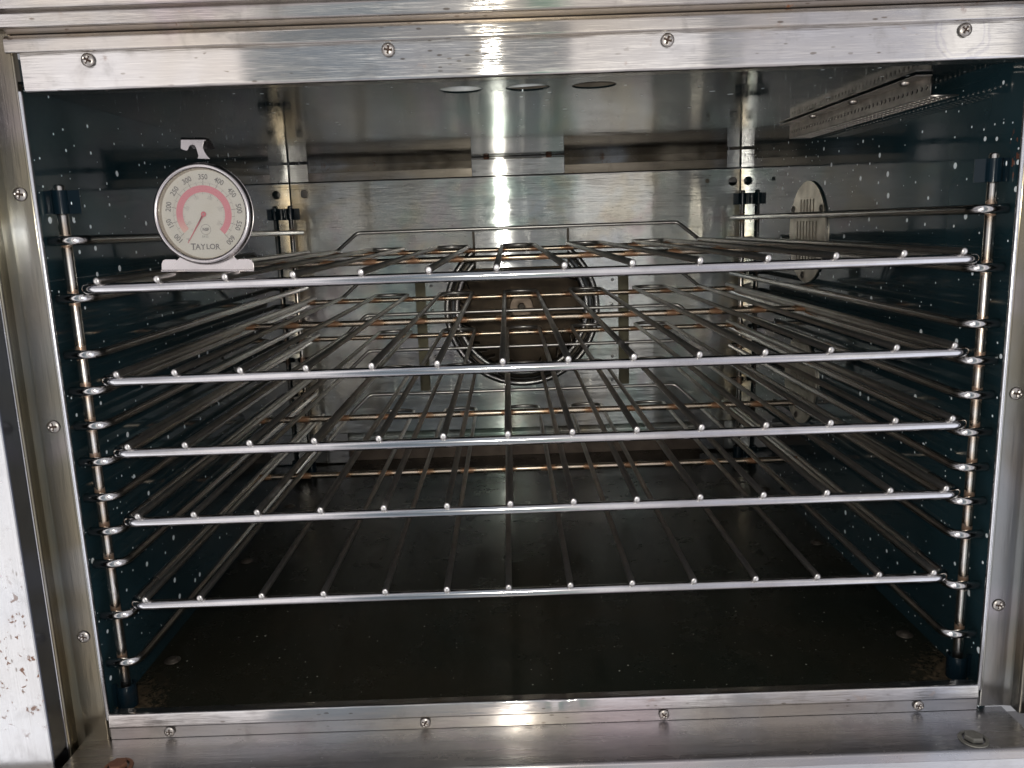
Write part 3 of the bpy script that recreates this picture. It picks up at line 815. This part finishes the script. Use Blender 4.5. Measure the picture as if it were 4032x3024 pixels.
# ================================================================== RACKS
SP = .0524
OFF = [-5.5 - .885] + [-5.5 + i for i in range(12)] + [5.5 + .885]
DEP = .692
def make_rack():
    r = thing('oven_rack', '', 'oven rack', (0, 0, 0), 'oven racks')
    # local frame: z=0 is the axis of the thick bars, y=0 the front bar
    X = .3487; Y1 = DEP - .008
    pts = []
    base = [(-X, 0), (X, 0), (X, Y1), (-X, Y1)]
    rc = .012
    for (cx, cy, a) in ((X - rc, rc, -pi / 2), (X - rc, Y1 - rc, 0), (-X + rc, Y1 - rc, pi / 2), (-X + rc, rc, pi)):
        for k in range(7):
            pts.append((cx + rc * cos(a + pi / 2 * k / 6), cy + rc * sin(a + pi / 2 * k / 6), 0))
    # split the loop: front bar with its corners, then the rest
    front = [(-X, .05, 0)] + pts[21:] + pts[:7] + [(X, .05, 0)]
    rest = [(X, .05, 0)] + [(X, .35, 0)] + pts[7:14]
    rest2 = pts[14:21] + [(-X, .35, 0), (-X, .05, 0)]
    bm = bmesh.new(); tube(bm, front, .0041, 16, cap=False); from_bm('front_bar', bm, MT['bar'], r, smooth=True)
    bm = bmesh.new(); tube(bm, rest[:2] + pts[7:10], .0039, 14, cap=False); from_bm('side_bar', bm, MT['rod'], r, smooth=True)
    bm = bmesh.new(); tube(bm, pts[18:21] + rest2[-2:], .0039, 14, cap=False); from_bm('side_bar', bm, MT['rod'], r, smooth=True)
    bm = bmesh.new(); tube(bm, pts[9:19], .0039, 14, cap=False); from_bm('rear_bar', bm, MT['cross'], r, smooth=True)
    bm = bmesh.new(); tube(bm, [(-X + .002, .364, -.0006), (0, .364, -.0006), (X - .002, .364, -.0006)], .0038, 14); from_bm('cross_bar', bm, MT['cross'], r, smooth=True)
    zr = .0062; fy = -.0035
    rr = .0028
    def rod(x, y0, y1, n=6): return [(x, y0 + (y1 - y0) * k / n, zr) for k in range(n + 1)]
    for o in (OFF[0], OFF[-1]):
        bm = bmesh.new(); tube(bm, [(o * SP, fy, zr), (o * SP, .3, zr), (o * SP, DEP - .004, zr)], rr, 12); from_bm('end_wire', bm, MT['rod'], r, smooth=True)
    for i in (2, 4, 6, 8, 10):
        a, b = OFF[i] * SP, OFF[i + 1] * SP
        pts2 = fillet([(a, fy, zr), (a, DEP + .006, zr), ((a + b) / 2, DEP + .016, zr), (b, DEP + .006, zr), (b, fy, zr)], [0, .012, .014, .012, 0], 6)
        bm = bmesh.new(); tube(bm, pts2, rr, 12); from_bm('loop_wire', bm, MT['rod'], r, smooth=True)
    a, b = OFF[1] * SP, OFF[12] * SP
    pts2 = fillet([(a, fy, zr), (a, DEP - .006, zr), (a + .030, DEP + .016, zr + .0275), (b - .030, DEP + .016, zr + .0275), (b, DEP - .006, zr), (b, fy, zr)],
                  [0, .006, .006, .006, .006, 0], 5)
    bm = bmesh.new(); tube(bm, pts2, rr, 12); from_bm('backstop_wire', bm, MT['rod'], r, smooth=True)
    return r
r0 = make_rack()
RK = [(.3506, .0065, 0.0, 'topmost wire oven rack, carrying the round thermometer'),
      (.2760, .0145, .002, 'wire oven rack second from the top, in front of the fan hub'),
      (.2162, .0140, .004, 'middle wire oven rack, level with the lower edge of the fan opening'),
      (.1563, .0160, .004, 'wire oven rack second from the bottom, under the middle rack'),
      (.0810, .0190, 0.0, 'lowest wire oven rack, just above the dark oven floor')]
for i, (z, y, x, lb) in enumerate(RK):
    if i == 0: r = r0
    else:
        r = r0.copy(); COL.objects.link(r)
        for ch in list(r0.children):
            c = ch.copy(); COL.objects.link(c); c.parent = r
    r.location = (x, y + .0035, z + .00375 + .0039 + .0001)
    r.rotation_euler = (0, 0, 0)
    r['label'] = lb

# ================================================================== THERMOMETER
th = thing('oven_thermometer', 'round dial oven thermometer with pink scale standing on the top rack', 'thermometer', (-.2605, .040, .3678))
th.rotation_euler = (radians(-2.0), radians(1.6), radians(-3))
# local: x right, z up, face towards -y, origin at the middle of the base
CZ = .0452; RO = .0402
# back plate outline with foot
out = []
a0, a1 = -57, 237
for k in range(60):
    a = radians(a0 + (a1 - a0) * k / 59); out.append((RO * cos(a), CZ + RO * sin(a)))
out += [(-.0250, .0090), (-.0262, .0096), (-.0345, .0097), (-.0366, .0088), (-.0380, .0060), (-.0382, .0), (.0382, .0), (.0380, .0060), (.0366, .0088), (.0345, .0097), (.0262, .0096), (.0250, .0090)]
bp = plate('back_plate', [out], .0009, MT['thermo'], MXZ(.0008), th, bevel=.0003)
bm = bmesh.new(); sheet(bm, fil2([(.0010, .0014), (-.0006, .0010), (-.0006, -.0003), (.0020, -.0010), (.018, -.0010)], .0010, 4), .0007, 'X', -.0382, .0382)
from_bm('foot', bm, MT['thermo'], th, angle=60)
bm = bmesh.new()
lathe(bm, [(.0398, .0006), (.0402, -.0016), (.0397, -.0040), (.0384, -.0058), (.0372, -.0062), (.0361, -.0056), (.0355, -.0036)], 96, 'Y', (0, 0, CZ))
rg = from_bm('rim', bm, MT['thermo'], th, smooth=True)
bm = bmesh.new()
lathe(bm, [(.0355, -.0046), (.0354, -.0030), (.0351, -.0014), (.0346, -.0002)], 96, 'Y', (0, 0, CZ))
from_bm('inner_rim', bm, MT['thermo_in'], rg, smooth=True)
bm = bmesh.new(); lathe(bm, [(0, -.0002), (.0350, -.0002), (.0350, .0001)], 72, 'Y', (0, 0, CZ))
dl = from_bm('dial', bm, MT['dial'], th)
bm = bmesh.new(); lathe(bm, [(0, -.0036), (.0353, -.0036), (.0353, -.0032), (0, -.0032)], 72, 'Y', (0, 0, CZ))
from_bm('glass', bm, MT['glass'], th, angle=30)
# dial graphics; angles in degrees clockwise from 12 o'clock: 100F at -137, 600F at 137
HX, HZ = .0, CZ
ROT = 1.8
def at(ang, r): a = radians(ang + ROT); return HX + r * sin(a), HZ + r * cos(a)
def fang(f): return -133 + 266 * (f - 100) / 500
def quad(bm, a, b, wd, y):
    a, b = Vector((a[0], 0, a[1])), Vector((b[0], 0, b[1])); d = (b - a).normalized().cross(Vector((0, 1, 0))) * wd / 2
    bm.faces.new([bm.verts.new(q + Vector((0, y, 0))) for q in (a - d, b - d, b + d, a + d)])
YD = -.00035
bm = bmesh.new()
f0, f1 = fang(100), fang(600); n = 80
for k in range(n):
    A0, A1 = f0 + (f1 - f0) * k / n, f0 + (f1 - f0) * (k + 1) / n
    q = [at(A0, .0226), at(A1, .0226), at(A1, .0172), at(A0, .0172)]
    f = bm.faces.new([bm.verts.new((x, YD, z)) for x, z in q])
bmesh.ops.remove_doubles(bm, verts=bm.verts, dist=1e-6)
m_, t_, p_ = new_mat('pink_scale_band')
ox, oy, oz = t_.xyz(objc(t_))
tip = t_.m('MULTIPLY', t_.mr(ox, -.004, -.0135), t_.mr(oz, .046, .031))
t_.put(p_.inputs['Base Color'], t_.mix(tip, (.52, .165, .20), (.58, .34, .30))); p_.inputs['Roughness'].default_value = .5
from_bm('scale_band', bm, m_, dl)
bm = bmesh.new()
for f in range(100, 601, 5):
    a = fang(f)
    if f % 50 == 0: quad(bm, at(a, .0227), at(a, .0264), .00042, YD - .00005)
    elif f % 25 == 0: quad(bm, at(a, .0229), at(a, .0254), .0003, YD - .00005)
    else: quad(bm, at(a, .0243), at(a, .0251), .00022, YD - .00005)
for c_ in range(40, 316, 5):
    a = fang(c_ * 1.8 + 32)
    if c_ % 50 == 0: quad(bm, at(a, .0150), at(a, .0171), .00034, YD - .00005)
    elif c_ % 25 == 0: quad(bm, at(a, .0155), at(a, .0171), .00026, YD - .00005)
    else: quad(bm, at(a, .0162), at(a, .0170), .0002, YD - .00005)
a_ = 0
for rr_, wd in ((.00405, .00032),):
    for k in range(40):
        x0, z0 = .0008 + rr_ * cos(2 * pi * k / 40), CZ - .0121 + rr_ * sin(2 * pi * k / 40)
        x1, z1 = .0008 + rr_ * cos(2 * pi * (k + 1) / 40), CZ - .0121 + rr_ * sin(2 * pi * (k + 1) / 40)
        quad(bm, (x0, z0), (x1, z1), wd, YD - .00005)
def text_mesh(bm, s, x, z, size, rot=0.0, y=YD - .00008, sx=1.0, bold=0.0, spacing=1.0):
    cu = bpy.data.curves.new('t', 'FONT'); cu.body = s; cu.size = size; cu.align_x = 'CENTER'; cu.align_y = 'CENTER'
    cu.offset = bold; cu.space_character = spacing; cu.resolution_u = 3
    o = bpy.data.objects.new('t', cu); COL.objects.link(o); bpy.context.view_layer.update()
    me = bpy.data.meshes.new_from_object(o.evaluated_get(bpy.context.evaluated_depsgraph_get()))
    bpy.data.objects.remove(o); bpy.data.curves.remove(cu)
    me.transform(Matrix(((1, 0, 0, x), (0, 0, 1, y), (0, 1, 0, z), (0, 0, 0, 1))) @ Matrix.Rotation(-radians(rot), 4, 'Z') @ Matrix.Diagonal((sx, 1, 1, 1)))
    bm.from_mesh(me); bpy.data.meshes.remove(me)
for f in range(100, 601, 50):
    a = fang(f)
    rr_ = .0289
    x, z = at(a, rr_)
    if f == 150: rot = a + 180 - 10 + 180
    else: rot = a
    text_mesh(bm, str(f), x, z, .0059, rot, sx=.88, bold=.00011)
text_mesh(bm, 'NSF', .0008, CZ - .0121, .0033, 0, sx=.95, bold=.00014)
text_mesh(bm, '\u00b0F', -.0142, CZ - .0205, .0036, 0)
text_mesh(bm, '5932', -.0000, CZ - .0178, .0025, 0, spacing=1.1)
for ch, x, sz in (('T', -.0098, .0068), ('A', -.0060, .0058), ('Y', -.0019, .0058), ('L', .0021, .0058), ('O', .0059, .0060), ('R', .0101, .0058)):
    text_mesh(bm, ch, x - .0004, CZ - .0258, sz, 0, sx=1.0, bold=.00016)
for x, z, w_ in ((-.0102, -.0281, .0024), (-.0083, -.0278, .0014), (-.0046, -.0278, .0014), (-.0023, -.0278, .0020), (.0082, -.0278, .0014), (.0119, -.0278, .0014)):
    quad(bm, (x - w_ / 2, CZ + z), (x + w_ / 2, CZ + z), .0003, YD - .0001)
from_bm('dial_print', bm, MT['ink'], dl)
bm = bmesh.new()
for c_, lab in ((50, '50'), (100, '100'), (150, '150'), (200, '200'), (250, '250'), (300, '300')):
    a = fang(c_ * 1.8 + 32); x, z = at(a, .0136)
    text_mesh(bm, lab, x, z, .0036, a if c_ > 50 else a + 0, sx=.8)
text_mesh(bm, '\u00b0C', -.0100, CZ - .0120, .0026, -120)
from_bm('inner_scale_print', bm, MT['ink2'], dl)
bm = bmesh.new()
ha = -150
hx, hz = at(ha, .0268)
dv = Vector((hx - HX, 0, hz - HZ)).normalized(); nv = dv.cross(Vector((0, 1, 0)))
c0 = Vector((HX, 0, HZ))
for (ra, wa, rb, wb) in ((-.0005, .0014, .004, .0007), (.004, .0007, .0268, .00025)):
    vs = []
    for y in (-.0011, -.0014):
        vs += [bm.verts.new(c0 + dv * ra + nv * wa + Vector((0, y, 0))), bm.verts.new(c0 + dv * rb + nv * wb + Vector((0, y, 0))),
               bm.verts.new(c0 + dv * rb - nv * wb + Vector((0, y, 0))), bm.verts.new(c0 + dv * ra - nv * wa + Vector((0, y, 0)))]
    for f in ((0, 1, 2, 3), (4, 5, 6, 7), (0, 1, 5, 4), (1, 2, 6, 5), (2, 3, 7, 6), (3, 0, 4, 7)): bm.faces.new([vs[i] for i in f])
lathe(bm, [(0, -.0016), (.0018, -.0016), (.0021, -.0013), (.0021, -.0009)], 28, 'Y', (HX, 0, HZ))
ndl = from_bm('needle', bm, MT['red'], th, angle=30)
bm = bmesh.new(); lathe(bm, [(0, -.0022), (.0005, -.0021), (.0007, -.0016)], 14, 'Y', (HX, 0, HZ)); from_bm('needle_pin', bm, MT['thermo'], ndl, smooth=True)
# hook on top
K7 = 7.04e-5
def hp(x, y): return ((x - 733) * K7, CZ + (915 - y) * K7)
hk = plate('hook', [[hp(*q) for q in ((690, 300), (835, 305), (800, 262), (778, 225), (764, 185), (768, 140), (782, 110), (806, 90), (515, 85), (511, 130), (507, 190), (540, 204),
     (578, 213), (592, 196), (602, 172), (622, 153), (646, 147), (668, 156), (683, 180), (694, 225), (704, 270))]], .0008, MT['hook'], MXZ(.0010), th, bevel=.0002)
def ribbon(bm, rows, t):
    """rows of (left,right) points -> thin ribbon with thickness along -y"""
    A = []
    n = len(rows)
    for i, (l, r_) in enumerate(rows):
        l, r_ = Vector(l), Vector(r_)
        nx = Vector(rows[min(i + 1, n - 1)][0]) - Vector(rows[max(i - 1, 0)][0])
        nn = (r_ - l).cross(nx).normalized() * t
        A.append([bm.verts.new(q) for q in (l, r_, r_ + nn, l + nn)])
    for i in range(n - 1):
        for k in range(4):
            bm.faces.new((A[i][k], A[i][(k + 1) % 4], A[i + 1][(k + 1) % 4], A[i + 1][k]))
    bm.faces.new(A[0]); bm.faces.new(A[-1])
bm = bmesh.new()
x0, z0 = hp(515, 85); x1, z1 = hp(806, 90)
ribbon(bm, [((x0, .0006, z0 - .0006), (x1, .0006, z1 - .0006)), ((x0, .0016, z0 + .0006), (x1, .0016, z1 + .0006)), ((x0 + .0010, .0042, z0 + .0008), (x1 + .0003, .0042, z1 + .0006)),
            ((x0 + .0028, .0080, z0 - .0016), (x1 + .0012, .0080, z1 - .0016)), ((x0 + .0050, .0110, z0 - .0062), (x1 + .0020, .0110, z1 - .0064))], .0007)
from_bm('hook_leaf', bm, MT['hook'], hk, angle=50)
